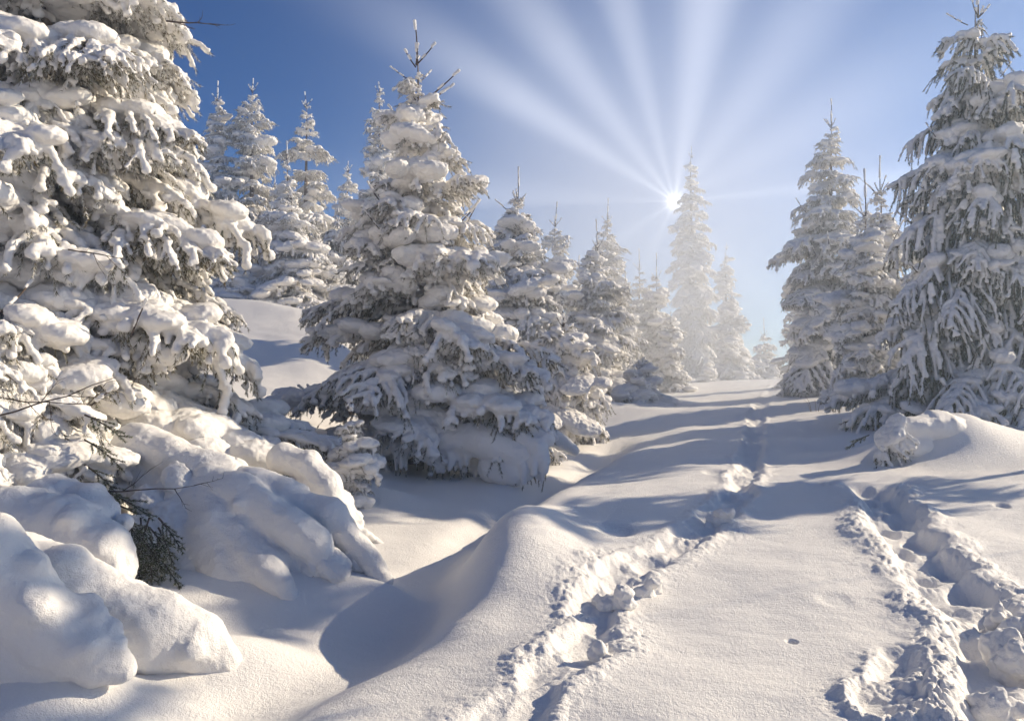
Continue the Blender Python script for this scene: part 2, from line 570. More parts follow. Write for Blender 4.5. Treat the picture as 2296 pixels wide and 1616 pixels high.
def needle_tris(segs, per_m, length, width, rng, down=0.0):
    """segs: list of (p0,p1) -> triangle soup of needles"""
    if not segs:
        return np.zeros((0, 3)), np.zeros((0, 3), int)
    P0 = np.array([s[0] for s in segs]); P1 = np.array([s[1] for s in segs])
    L = np.linalg.norm(P1 - P0, axis=1)
    cnt = np.maximum(1, (L * per_m).astype(int))
    idx = np.repeat(np.arange(len(segs)), cnt)
    n = len(idx)
    t = rng.random_sample(n)[:, None]
    p = P0[idx] * (1 - t) + P1[idx] * t
    d = (P1 - P0)[idx] / (L[idx][:, None] + 1e-9)
    rv = rng.normal(size=(n, 3)); rv -= d * (rv * d).sum(1)[:, None]
    rv /= np.linalg.norm(rv, axis=1)[:, None] + 1e-9
    nd = d * 0.65 + rv * 0.75
    nd[:, 2] -= down
    nd /= np.linalg.norm(nd, axis=1)[:, None]
    sd = np.cross(nd, rng.normal(size=(n, 3))); sd /= np.linalg.norm(sd, axis=1)[:, None] + 1e-9
    ln = length * (0.7 + 0.6 * rng.random_sample(n))[:, None]
    V = np.stack([p - sd * width * 0.5, p + sd * width * 0.5, p + nd * ln], 1).reshape(-1, 3)
    F = np.arange(n * 3).reshape(-1, 3)
    return V, F


def tube(pts, rad, sides=5):
    pts = np.asarray(pts, float)
    n = len(pts)
    V, F = [], []
    for i in range(n):
        d = pts[min(i + 1, n - 1)] - pts[max(i - 1, 0)]
        d /= np.linalg.norm(d) + 1e-9
        a = np.cross(d, [0.31, 0.17, 0.93] if abs(d[2]) < 0.9 else [1, 0, 0]); a /= np.linalg.norm(a)
        b = np.cross(d, a)
        for k in range(sides):
            an = 2 * math.pi * k / sides
            V.append(pts[i] + rad[i] * (math.cos(an) * a + math.sin(an) * b))
    for i in range(n - 1):
        for k in range(sides):
            k2 = (k + 1) % sides
            F.append((i * sides + k, i * sides + k2, (i + 1) * sides + k2, (i + 1) * sides + k))
    V.append(pts[-1]); tip = len(V) - 1
    T = [((n - 1) * sides + k, (n - 1) * sides + (k + 1) % sides, tip) for k in range(sides)]
    return np.array(V), np.array(F), np.array(T)


class Soup:
    def __init__(self):
        self.v, self.q, self.t, self.mq, self.mt, self.n = [], [], [], [], [], 0

    def add(self, V, quads=None, tris=None, mat=0):
        if quads is not None and len(quads):
            self.q.append(np.asarray(quads) + self.n); self.mq.append(np.full(len(quads), mat))
        if tris is not None and len(tris):
            self.t.append(np.asarray(tris) + self.n); self.mt.append(np.full(len(tris), mat))
        self.v.append(V); self.n += len(V)

    def mesh(self, name, mats):
        fs, ms = [], []
        if self.q:
            fs.append(np.concatenate(self.q)); ms += self.mq
        if self.t:
            fs.append(np.concatenate(self.t)); ms += self.mt
        return mesh_from(name, np.concatenate(self.v), fs, mats, np.concatenate(ms))


# ------------------------------------------------------------------ snow laden boughs
def make_bough(L, style, seed, frost=0.55):
    """style 'pad' thick settled snow, 'frond' combed twigs, 'weep' long hanging twigs.
    returns (bough mesh: wood and needles, snow mesh, both in one) pointing along +X"""
    rng = np.random.RandomState(seed)
    pad, weep = style == 'pad', style == 'weep'
    heavy = 0.9 if pad else 0.25
    rise, drop = 0.10, {'pad': 0.30, 'frond': 0.28, 'weep': 0.40}[style]
    wig = rng.uniform(-0.06, 0.06)

    def axis(t):
        return np.array([L * t, L * wig * math.sin(3 * t), L * (rise * t - drop * t * t)])
    na = max(4, int(L / 0.12))
    ts = np.linspace(0, 1, na + 1)
    ax = np.array([axis(t) for t in ts])
    balls, segs, tubes = [], [], []
    tubes.append((ax, 0.022 * L ** 0.7 * (1 - ts * 0.85)))
    ra = (0.040 + 0.02 * heavy) * (0.6 + 0.4 * min(L, 1.4))
    lift = np.array([0, 0, 0.55])
    axr = ra * (1.15 - 0.45 * ts) * rng.uniform(0.75, 1.3, na + 1)
    axr[0] *= 0.8
    balls += chain(ax + lift * axr[:, None], axr, 0.7, 0.85)
    sp = (0.155 if L > 0.6 else 0.115) * (1.1 if weep else 1.0)
    s = sp * (0.6 if L < 0.6 else 1.2)
    while s < L * 0.97:
        t = s / L
        for side in (-1, 1):
            if rng.random_sample() < 0.08:
                continue
            prof = math.sin(math.pi * min(1, 0.18 + 0.80 * t ** 0.85)) ** 0.8
            tl = max(0.09, min((0.36 if weep else 0.46) * L, 0.80) * prof * rng.uniform(0.65, 1.25))
            ang = side * (R(60) - R(26) * t + rng.uniform(-.2, .2))
            d0 = np.array([math.cos(ang), math.sin(ang), 0.05])
            base = axis(t + rng.uniform(-.3, .3) * sp / L)
            n2 = max(2, int(tl / 0.09))
            q = np.linspace(0, 1, n2 + 1)
            sag = {'pad': 0.42, 'frond': 0.45, 'weep': 1.0}[style] * rng.uniform(0.5, 1.5)
            tw = base[None] + q[:, None] * tl * d0[None] + np.stack([0 * q, 0 * q, -sag * tl * q * q], 1)
            tw[:, :2] += rng.normal(size=(n2 + 1, 2)) * 0.008
            rt = (0.030 + 0.016 * heavy) * rng.uniform(0.7, 1.4, n2 + 1) * (1.1 - 0.35 * q)
            stop = n2 + 1 if rng.random_sample() < 0.7 else max(2, n2)
            balls += chain((tw + lift * rt[:, None])[:stop], rt[:stop], 0.7, 0.9)
            tubes.append((tw, 0.006 * (1.3 - q)))
            for i in range(n2):
                segs.append((tw[i], tw[i + 1]))
            # short hanging twigs with a sleeve of snow
            f = 0.05
            while f < tl * 1.0:
                qq = f / tl
                fb = base + qq * tl * d0 + np.array([0, 0, -sag * tl * qq * qq])
                for s2 in (-1, 1):
                    if rng.random_sample() < 0.25:
                        continue
                    fa = ang + s2 * rng.uniform(0.4, 1.0)
                    fl = rng.uniform(0.09, 0.21) * (0.65 + 0.5 * min(1, L)) * (1 - 0.3 * qq)
                    pit = rng.uniform(0.2, 1.15)
                    if weep:
                        fl *= rng.uniform(1.0, 1.9); pit = rng.uniform(0.8, 1.45)
                    fd = np.array([math.cos(fa) * math.cos(pit), math.sin(fa) * math.cos(pit), -math.sin(pit)])
                    p1 = fb + fd * fl * 0.55; p2 = fb + fd * fl + np.array([0, 0, -0.04 * fl / 0.15])
                    rr = rng.uniform(0.016, 0.034) * (1 + 0.25 * heavy)
                    segs.append((fb, p1)); segs.append((p1, p2 + (p2 - p1) * 0.7))
                    u_ = rng.random_sample()
                    full, half_ = (0.36, 0.66) if weep else (0.42, 0.74)
                    if u_ < full:
                        balls += chain([fb + lift * rr, p1 + lift * rr * 0.7], [rr * 1.1, rr * rng.uniform(.7, 1.1)], 0.75)
                        k_ = rng.uniform(1.0, 1.6) if pad else rng.uniform(0.8, 1.3)
                        balls.append((*(p2 + rng.normal(size=3) * 0.008), rr * k_, rr * k_, rr * k_ * 0.9))
                        balls += chain([p1, p2], [rr * 0.8, rr * 0.8], 0.75)
                    elif u_ < half_:
                        balls += chain([fb + lift * rr, p1 + lift * rr * 0.7], [rr * 1.1, rr * rng.uniform(.8, 1.4)], 0.75)
                f += rng.uniform(0.085, 0.135)
        s += sp * rng.uniform(0.75, 1.25)
    tipd = ax[-1] - ax[-2]; tipd /= np.linalg.norm(tipd)
    segs.append((ax[-2], ax[-1] + tipd * 0.08))
    for i in range(na):
        if ts[i] > 0.35:
            segs.append((ax[i], ax[i + 1]))
    # pillows of settled snow
    npil = int(round((1.4 + 2.2 * L) * (1.0 if pad else 0.3)))
    for _ in range(npil):
        t = rng.uniform(0.2, 0.85)
        c = axis(t)
        w = min(0.46 * L, 0.8) * math.sin(math.pi * min(1, 0.2 + 0.75 * t))
        c[1] += rng.uniform(-.6, .6) * w
        sz = (rng.uniform(0.07, 0.14) if rng.random_sample() < 0.65 else rng.uniform(0.16, 0.24)) * (0.55 + 0.5 * min(L, 1.8)) * (1.15 if pad else 0.75)
        sz = min(sz, 0.25)
        c[2] += -0.45 * abs(c[1]) * (0.45 + 0.3 * heavy) + sz * 0.30
        for _k in range(3):
            o = rng.normal(size=3) * sz * 0.65; o[2] *= 0.25
            balls.append((*(c + o), sz * rng.uniform(.75, 1.4), sz * rng.uniform(.75, 1.4), sz * rng.uniform(.38, .6)))
    voxel = 0.0145 if L < 1.0 else (0.0175 if L < 2.2 else 0.021)
    co, quads = shell(balls, voxel, 1, ((0.012, 8.0), (0.011, 17.0), (0.008, 36.0)))
    NV, NF = needle_tris(segs, 480 if weep else 330, 0.042, 0.0065, rng, 0.35)
    NV[:, 2] -= 0.012

    def woody(sp_):
        for tp, tr in tubes:
            V, F, T = tube(tp, tr, 4)
            sp_.add(V, F, T, 1)
        fr = rng.random_sample(len(NF)) < frost
        sp_.add(NV, None, NF[~fr], 0)
        sp_.add(NV, None, NF[fr], 2)
    w = Soup(); woody(w)
    wood = w.mesh('bough', [M_NEEDLE, M_TWIG, M_FROST])
    snow = mesh_from('snow_load', co, quads, [M_SNOW])
    b = Soup(); woody(b); b.add(co, quads, None, 3)
    both = b.mesh('snowy_bough', [M_NEEDLE, M_TWIG, M_FROST, M_SNOW])
    return wood, snow, both


CLASSES = [0.30, 0.52, 0.85, 1.3, 1.9, 2.7]
BOUGHS = {}
for si, st in enumerate(('frond', 'pad', 'weep')):
    for ci, L_ in enumerate(CLASSES):
        BOUGHS[st, ci] = [make_bough(L_, st, 100 * si + 10 * ci + k_, {'frond': .3 if ci > 3 else .6, 'pad': .3 if ci > 3 else .6, 'weep': .14}[st]) for k_ in range(3 if ci < 4 else 2)]


def make_spike(L, seed):
    """bare leading shoot with a few bits of frost snow: returns one mesh along +X"""
    rng = np.random.RandomState(seed)
    n = 6
    t = np.linspace(0, 1, n + 1)
    pts = np.stack([L * t, 0.02 * L * np.sin(3 * t + seed), 0.10 * L * t * t], 1)
    s = Soup()
    V, F, T = tube(pts, 0.011 * (1.2 - 0.5 * t), 6); s.add(V, F, T, 0)
    NV, NF = needle_tris([(pts[i], pts[i + 1]) for i in range(n)], 260, 0.018, 0.004, rng)
    s.add(NV, None, NF, 1)
    balls = chain([pts[-2], pts[-1] + [0.01, 0, 0.006]], [0.014, 0.024], 0.7)
    for i in range(1, n):
        if rng.random_sample() < 0.35:
            balls += chain([pts[i] + [0, 0, .012], pts[i + 1] + [0, 0, .012]], [0.017 + 0.012 * rng.random_sample()] * 2, 0.7)
    co, q = shell(balls, 0.009, 1, ((0.004, 30.0),))
    s.add(co, q, None, 2)
    return s.mesh('shoot', [M_TWIG, M_NEEDLE, M_SNOW])


SPIKES = [make_spike(L_, i) for i, L_ in enumerate((0.45, 0.45, 0.6, 0.6))]


# ------------------------------------------------------------------ trees
def trunk_mesh(H, r0, seed):
    rng = np.random.RandomState(seed)
    n = 14
    t = np.linspace(0, 1, n + 1)
    pts = np.stack([0.03 * H ** 0.5 * np.sin(2.2 * t + seed) * t * 0.6, 0.03 * np.sin(3.1 * t) * t, H * t - 0.25 * (1 - t)], 1)
    V, F, T = tube(pts, r0 * (1 - t * 0.96), 10)
    return mesh_from('trunk', V, [F, T], [M_BARK])


def spruce(name, label, u, D, vtop, prof, seed, heavy=0.4, spacing=0.28, per=6, h0=0.15, split=False, group=None, leader=0.5, cat='spruce',
           pitch_top=38, pitch_bot=-24, shoots=0, gaps=0.08, inner=0.45, light='frond', ragged=0.24, open_top=0.0, trunk_k=1.0):
    """prof: list of (photograph v, half width in photograph pixels) from top to bottom"""
    rng = np.random.RandomState(seed)
    top = P(u, vtop, D)
    x, y = top[0], D
    zb = ground_at(x, y) - 0.05
    H = top[2] - zb
    t = bpy.data.objects.new(name, None)
    C.objects.link(t)
    t.location = (x, y, zb)
    t.empty_display_size = 0.3
    tag(t, label, cat, group)
    link('trunk', trunk_mesh(H - leader * 0.7, (0.016 * H + 0.02) * trunk_k, seed), t)
    hs = np.array([P(u, v, D)[2] - zb for v, w in prof][::-1])
    ws = np.array([w * KPX * D for v, w in prof][::-1])
    z = h0
    count = 0
    # leading shoot
    if leader > 0:
        link('shoot', SPIKES[seed % 4], t, (0.01, 0, H - leader), (0, R(-88), rng.uniform(0, 6)), (leader / (0.45 if seed % 4 < 2 else 0.6), 0.9 + 0.25 * leader, 0.9 + 0.25 * leader))
        for k in range(4):
            ln = min(0.55, leader) * rng.uniform(0.4, 0.7)
            link('shoot', SPIKES[(seed + k) % 4], t, (0, 0, H - leader * rng.uniform(0.93, 1.05)), (0, R(-rng.uniform(35, 55)), k * 1.6 + rng.uniform(-.4, .4)), (ln / 0.5, 0.9, 0.9))
    ztop = H - leader
    az0 = rng.uniform(0, 6)
    while z < ztop:
        f = z / H
        rad = float(np.interp(z, hs, ws)) * (0.45 + 0.55 * min(1.0, (ztop - z) / (0.16 * H)))
        npb = per if rad > 0.35 else max(4, per - 1)
        if open_top and f > open_top:
            npb = 5
        for k in range(npb):
            if rng.random_sample() < gaps:
                continue
            az = az0 + 2 * math.pi * k / npb + rng.uniform(-0.35, 0.35)
            wide = rng.random_sample()
            ln = rad * rng.uniform(1.0 - ragged, 1.0 + ragged) if wide > inner * 0.5 else rad * rng.uniform(0.45, 0.8)
            ln = max(ln, 0.13)
            pit = pitch_bot + (pitch_top - pitch_bot) * f ** 1.3 + rng.uniform(-9, 9)
            slope = math.cos(R(pit))
            want = ln / max(0.88, slope)
            ci = int(np.argmin([abs(math.log(want / c)) for c in CLASSES]))
            hv = 'pad' if rng.random_sample() < heavy * (1.0 if f < 0.7 else 0.35) else light
            wood, snow, both = BOUGHS[hv, ci][rng.randint(len(BOUGHS[hv, ci]))]
            sc_ = want / CLASSES[ci]
            zz = z + rng.uniform(-.35, .35) * spacing
            if zz + want * (math.sin(R(pit)) - 0.25) < 0.02 and pit < 0:
                pit = max(pit, math.degrees(math.asin(max(-0.9, min(0.9, (0.05 - zz) / want)))) + 12)
            args = dict(loc=(0, 0, zz), rot=(rng.uniform(-.22, .22), R(-pit), az), scale=(sc_ * (1), sc_ * rng.uniform(0.88, 1.1) * (1 if k % 2 else -1), sc_))
            if split:
                b = link('bough', wood, t, **args)
                link('snow_load', snow, b)
            else:
                link('bough', both, t, **args)
            count += 1
        # slim shoots that stick out beyond the snow
        for k in range(shoots):
            if rng.random_sample() < 0.55:
                az = rng.uniform(0, 2 * math.pi)
                ln = rng.uniform(0.28, 0.5)
                r_ = rad * 0.72
                link('shoot', SPIKES[rng.randint(4)], t, (r_ * math.cos(az), r_ * math.sin(az), z + r_ * 0.25 + 0.05), (0, R(-rng.uniform(25, 50)), az), (ln / 0.5,) * 3)
        az0 += 0.9 + rng.uniform(-.3, .3)
        z += spacing * rng.uniform(0.8, 1.2) * ((0.62 + 0.38 * min(1, rad / 0.9)) if not (open_top and f > open_top) else 1.15)
    return t


# nearest trees
spruce('snowy_spruce', 'huge snow-laden spruce filling the upper left, its top cut off by the frame', 110, 8.6, -620,
       [(-620, 10), (-300, 160), (0, 265), (150, 290), (260, 330), (430, 395), (560, 425), (760, 420), (880, 530), (980, 610), (1080, 600)], 3,
       heavy=0.66, spacing=0.31, per=8, split=True, pitch_bot=-15, pitch_top=20, shoots=1, leader=0.4)
spruce('snowy_spruce', 'low spruce with green needle tips at the left edge below the huge spruce', -70, 6.6, 610,
       [(610, 20), (740, 170), (860, 240), (960, 300), (1050, 330), (1110, 300)], 5,
       heavy=0.45, spacing=0.22, per=7, split=True, pitch_bot=-30, pitch_top=15, shoots=1, leader=0.3)
spruce('snowy_spruce', 'broad snow-covered spruce with a bare pointed leader, standing by the hollow in mid picture', 932, 12.0, 52,
       [(150, 14), (200, 42), (260, 66), (300, 60), (360, 78), (450, 105), (520, 150), (600, 178), (700, 225), (800, 265), (900, 305), (970, 275), (1050, 210)], 107,
       heavy=0.6, spacing=0.28, per=7, split=True, pitch_bot=-11, pitch_top=40, shoots=2, leader=0.62, open_top=0.55, ragged=0.34, gaps=0.14, h0=0.5, )
spruce('snowy_spruce', 'tall drooping backlit spruce at the right edge with dark needles showing', 2192, 14.0, -25,
       [(30, 30), (100, 80), (180, 120), (300, 140), (400, 135), (560, 175), (700, 200), (800, 225), (870, 225), (930, 190)], 9,
       heavy=0.25, spacing=0.28, per=7, split=True, pitch_bot=-30, pitch_top=28, shoots=2, leader=0.5, light='weep', ragged=0.36, open_top=0.75, h0=0.45)

# stand on the right of the path
GR = 'snowy spruces beside the path'
spruce('snowy_spruce', 'slender hazy spruce right of the path below the crest', 1862, 24, 225,
       [(290, 18), (340, 42), (450, 68), (560, 110), (620, 112), (700, 105), (780, 122), (870, 105)], 11, heavy=0.3, spacing=0.34, per=6, pitch_bot=-34, pitch_top=22, shoots=1, group=GR, leader=0.8)
spruce('snowy_spruce', 'medium spruce with thin upright shoots between the two tallest trees on the right', 1972, 20, 355,
       [(440, 18), (500, 42), (600, 72), (700, 92), (800, 110), (900, 115)], 12, heavy=0.35, spacing=0.32, per=6, pitch_bot=-34, group=GR, shoots=1, leader=0.9)
spruce('snowy_spruce', 'thin young spruce with one long bare leader against the medium right-hand spruce', 1938, 19, 385,
       [(500, 12), (540, 34), (640, 48), (760, 66), (900, 80)], 13, heavy=0.35, spacing=0.3, per=5, group=GR, leader=1.1)
spruce('snowy_spruce', 'young twin-shoot spruce showing over the left shoulder of the tallest right tree', 2085, 17, 325,
       [(400, 16), (440, 36), (560, 40), (700, 50), (900, 60)], 14, heavy=0.3, spacing=0.3, per=5, group=GR, leader=0.7)
spruce('snowy_spruce', 'rim-lit spruce cut by the right border behind the tallest right tree', 2345, 17.5, 420,
       [(480, 30), (560, 70), (650, 95), (750, 110), (900, 150)], 15, heavy=0.5, spacing=0.3, per=6, group=GR)
spruce('snowy_spruce', 'dark distant spruce with little snow at the far right edge', 2262, 34, 525,
       [(560, 15), (640, 35), (720, 45), (900, 60)], 16, heavy=0.0, spacing=0.5, per=5, group=GR, gaps=0.2)
spruce('snowy_spruce', 'small spruce peeping out left of the slender hazy one', 1785, 30, 615,
       [(650, 8), (720, 24), (800, 34), (880, 42)], 17, heavy=0.3, spacing=0.36, per=5, group=GR)

# crest trees
GC = 'spruces on the crest at the end of the path'
spruce('snowy_spruce', 'tallest narrow spire spruce at the head of the path beside the painted sun glow', 1550, 52, 330,
       [(350, 6), (400, 22), (450, 38), (500, 44), (560, 50), (640, 58), (700, 68), (800, 82), (855, 78)], 21, heavy=0.25, spacing=0.55, per=6, pitch_bot=-38, pitch_top=10, group=GC, leader=0.7)
spruce('snowy_spruce', 'shorter spire just right of the tallest crest spruce', 1628, 57, 545,
       [(560, 6), (620, 25), (700, 36), (760, 46), (850, 58)], 22, heavy=0.25, spacing=0.55, per=6, pitch_bot=-38, pitch_top=10, group=GC)
spruce('snowy_spruce', 'sunlit bushy young spruce at the foot of the crest spires', 1638, 43, 640,
       [(670, 8), (720, 32), (780, 46), (850, 58)], 23, heavy=0.4, spacing=0.42, per=6, group=GC, leader=0.8)
spruce('snowy_spruce', 'little spruce with several upright shoots alone on the open crest', 1712, 46, 715,
       [(755, 8), (780, 26), (810, 38), (848, 48)], 24, heavy=0.4, spacing=0.4, per=6, group=GC, leader=1.0)
spruce('snowy_spruce', 'tiny spruce at the left foot of the tallest crest spruce', 1590, 41, 800,
       [(815, 5), (830, 15), (850, 22)], 25, heavy=0.4, spacing=0.3, per=5, group=GC, leader=0.3)

# bank left of the path
GB = 'sunlit spruces along the left bank of the hollow'
spruce('snowy_spruce', 'hazy sunlit spruce with two thin leaders nearest the spires on the left bank', 1470, 35, 570,
       [(620, 10), (680, 34), (740, 52), (800, 62), (880, 72)], 31, heavy=0.4, spacing=0.4, per=6, group=GB, leader=1.1)
spruce('snowy_spruce', 'pale spruce with a single leader behind the sunlit bank', 1432, 38, 560,
       [(610, 10), (660, 30), (730, 45), (860, 60)], 32, heavy=0.4, spacing=0.42, per=6, group=GB, leader=1.0)
spruce('snowy_spruce', 'tall pale spruce in the middle of the bank row', 1362, 33, 448,
       [(490, 10), (560, 34), (640, 52), (720, 70), (800, 84), (900, 95)], 33, heavy=0.35, spacing=0.42, per=6, group=GB, leader=0.9)
spruce('snowy_spruce', 'bushy sunlit spruce with thick pillows in front of the tall pale one', 1338, 25, 495,
       [(560, 14), (620, 50), (700, 68), (780, 90), (860, 112), (920, 110)], 34, heavy=0.6, spacing=0.33, per=7, group=GB, shoots=1, leader=0.9)
spruce('snowy_spruce', 'narrow frosted spruce left of the bank row against blue sky', 1245, 28, 455,
       [(490, 10), (540, 28), (620, 50), (720, 72), (850, 95)], 35, heavy=0.3, spacing=0.38, per=6, group=GB, leader=0.8, pitch_bot=-32)
spruce('snowy_spruce', 'spruce with a bare leader touching the broad spruce on its sunny side', 1160, 20, 378,
       [(440, 16), (490, 40), (570, 72), (680, 95), (800, 125), (950, 150)], 36, heavy=0.4, spacing=0.32, per=7, group=GB, shoots=1, leader=0.8)
spruce('snowy_spruce', 'low shaded spruce whose branches trail to the hollow, right of the broad spruce', 1262, 15.5, 690,
       [(720, 20), (780, 60), (850, 85), (920, 95), (960, 80)], 37, heavy=0.5, spacing=0.26, per=7, group=GB, split=True, pitch_bot=-36, leader=0.35)
spruce('snowy_spruce', 'small dense spruce filling the gap beside the narrow frosted one', 1296, 29, 575,
       [(610, 8), (680, 34), (760, 55), (880, 70)], 81, heavy=0.4, spacing=0.4, per=6, group=GB, leader=0.6)
spruce('snowy_spruce', 'small pale spruce tucked behind the bushy sunlit one', 1400, 29, 610,
       [(650, 8), (720, 34), (800, 52), (900, 62)], 82, heavy=0.4, spacing=0.4, per=6, group=GB, leader=0.7)
spruce('snowy_spruce', 'low sunlit spruce nearest the path at the end of the bank', 1502, 31, 700,
       [(735, 8), (780, 28), (830, 40), (880, 46)], 83, heavy=0.5, spacing=0.36, per=6, group=GB, leader=0.5)
spruce('snowy_spruce', 'half hidden spruce behind the sunny side of the broad spruce', 1206, 23, 585,
       [(620, 12), (700, 45), (800, 75), (920, 90)], 84, heavy=0.5, spacing=0.34, per=6, group=GB, leader=0.6)
spruce('snowy_spruce', 'lowest snow-smothered sapling at the right end of the sunlit bank', 1440, 22, 800,
       [(820, 14), (860, 34), (900, 45), (925, 40)], 38, heavy=0.7, spacing=0.24, per=6, group=GB, leader=0.15)

# slope behind the huge spruce
GL = 'spruces up the slope on the left'
spruce('snowy_spruce', 'spire half hidden behind the outline of the huge spruce', 488, 30, 185,
       [(215, 8), (260, 30), (340, 44), (420, 60), (520, 75), (700, 100)], 41, heavy=0.3, spacing=0.42, per=6, group=GL, leader=0.7, pitch_bot=-32)
spruce('snowy_spruce', 'warm-lit dense spire with the tallest point on the left slope', 565, 30, 178,
       [(200, 8), (260, 30), (360, 50), (460, 64), (560, 78), (700, 100)], 42, heavy=0.35, spacing=0.42, per=7, group=GL, leader=0.5, pitch_bot=-30)
spruce('snowy_spruce', 'open spire with separate horizontal branches on the left slope', 685, 32, 208,
       [(235, 7), (300, 30), (400, 56), (500, 70), (600, 95), (720, 115)], 43, heavy=0.2, spacing=0.55, per=5, group=GL, leader=0.6, pitch_bot=-26, gaps=0.15)
spruce('snowy_spruce', 'thin sapling spire between the two spires of the left slope', 642, 29, 318,
       [(350, 6), (400, 20), (480, 30), (600, 50)], 44, heavy=0.3, spacing=0.42, per=5, group=GL, leader=0.7)
spruce('snowy_spruce', 'frosted spire rising behind the left side of the broad spruce', 850, 29, 185,
       [(210, 8), (280, 24), (380, 36), (480, 50), (700, 90)], 45, heavy=0.3, spacing=0.42, per=6, group=GL, leader=0.4, pitch_bot=-30)
spruce('snowy_spruce', 'small far spire in the sky gap left of the broad spruce', 780, 36, 362,
       [(385, 6), (430, 22), (520, 40), (700, 60)], 46, heavy=0.3, spacing=0.5, per=6, group=GL, leader=0.5)
spruce('snowy_spruce', 'shadowed drooping spruce below the open spire', 760, 27, 470,
       [(490, 12), (560, 55), (650, 85), (720, 105)], 47, heavy=0.3, spacing=0.42, per=7, group=GL, pitch_bot=-34, light='weep')  # weep boughs: less snow and darker needles stand in for shade
spruce('snowy_spruce', 'shadowed spruce filling the gap under the warm-lit spire', 610, 27, 450,
       [(470, 12), (560, 60), (640, 90), (710, 110)], 48, heavy=0.3, spacing=0.42, per=7, group=GL, pitch_bot=-34, light='weep')  # darker weep boughs put the slope's shade into the tree's colour
spruce('snowy_spruce', 'young sunlit spruce with tiered snow pads in front of the dark slope trees', 652, 24, 428,
       [(460, 14), (490, 62), (520, 40), (560, 78), (600, 40), (640, 84), (690, 92), (715, 80)], 49, heavy=0.8, spacing=0.36, per=6, group=GL, pitch_bot=-16, pitch_top=12, leader=0.25)
spruce('snowy_spruce', 'small sapling with a thin top right of the tiered young spruce', 733, 25, 545,
       [(590, 14), (620, 34), (660, 46), (690, 50)], 50, heavy=0.5, spacing=0.28, per=6, group=GL, leader=0.5)
spruce('snowy_spruce', 'bushy spruce, darkened for shade, squeezed between the two left spires', 615, 33, 395,
       [(430, 10), (500, 40), (580, 66), (700, 90)], 52, heavy=0.4, spacing=0.42, per=7, group=GL, pitch_bot=-28, light='weep')  # weep boughs chosen dark to imitate shade on this tree
spruce('snowy_spruce', 'low dense spruce at the far side of the open spire', 725, 37, 440,
       [(470, 10), (540, 44), (640, 70), (720, 80)], 53, heavy=0.4, spacing=0.46, per=7, group=GL, pitch_bot=-28, light='weep')  # shade on this tree comes from the darker weep boughs
spruce('snowy_spruce', 'small snow-smothered sapling beside the edge of the huge spruce on the slope', 528, 23.5, 585,
       [(610, 20), (640, 50), (690, 60)], 51, heavy=0.8, spacing=0.26, per=6, group=GL, leader=0.2)

spruce('spruce_sapling', 'tiny snow-caked sapling standing alone in the snow below the broad spruce', 786, 9.0, 896,
       [(930, 10), (955, 22), (985, 32), (1020, 38), (1060, 42), (1085, 38)], 61, heavy=0.65, spacing=0.165, per=4, split=True, h0=0.08, pitch_bot=-6, pitch_top=4, leader=0.16, cat='sapling', gaps=0.05)


# unseen trees right of the frame, crowns lifted and trunks thinned to shape their shade
spruce('snowy_spruce', 'tall spruce right of the frame, crown lifted off the snow', 2790, 11.5, -420,
       [(-380, 10), (-200, 60), (0, 100), (200, 130), (450, 150), (560, 135), (640, 50)], 71, heavy=0.2, spacing=0.5, per=5, h0=2.6, leader=0.4, trunk_k=0.6, gaps=0.2)

spruce('snowy_spruce', 'very tall spruce far right of the frame with a trunk thinned to lose its shadow', 3212, 9.4, -1060,
       [(-1040, 5), (-700, 90), (-300, 150), (20, 160), (120, 50)], 73, heavy=0.2, spacing=0.5, per=5, h0=5.2, leader=0.4, trunk_k=0.05, gaps=0.42)

# ------------------------------------------------------------------ buried boughs and snow mounds
def poly_balls(lists, D_jit=0.0, flat=0.95):
    out = []
    for pl in lists:
        pts = [P(u, v, d) for u, v, d, r in pl]
        out += chain(pts, [r for u, v, d, r in pl], 0.35, flat)
    return out


def sprig_soup(starts, rng, sp, length=0.22, sub=5):
    """needle twigs: starts = list of (point, direction, length)"""
    segs = []
    for p, d, ln in starts:
        p = np.asarray(p, float); d = np.asarray(d, float); d = d / np.linalg.norm(d)
        t = np.linspace(0, 1, 7)
        main = p + t[:, None] * ln * d + np.stack([0 * t, 0 * t, -0.25 * ln * t * t], 1)
        V, F, T = tube(main, 0.006 * (1.3 - t), 5); sp.add(V, F, T, 1)
        for i in range(2, 7):
            segs.append((main[i - 1], main[i]))
        side = np.cross(d, [0, 0, 1.0]); side /= np.linalg.norm(side) + 1e-9
        for i in range(1, 6):
            for s_ in (-1, 1):
                if rng.random_sample() < 0.15:
                    continue
                q = main[i]; l2 = ln * rng.uniform(0.28, 0.5) * (1.15 - i / 7)
                dd = d * 0.75 + side * s_ * rng.uniform(0.5, 0.8) + np.array([0, 0, rng.uniform(-.35, .05)])
                dd /= np.linalg.norm(dd)
                e = q + dd * l2
                V, F, T = tube(np.array([q, (q + e) / 2, e]), [0.004, 0.003, 0.002], 4); sp.add(V, F, T, 1)
                segs.append((q, e))
    NV, NF = needle_tris(segs, 900, 0.022, 0.005, rng)
    fr = rng.random_sample(len(NF)) < 0.3
    sp.add(NV, None, NF[~fr], 0)
    sp.add(NV, None, NF[fr], 2)


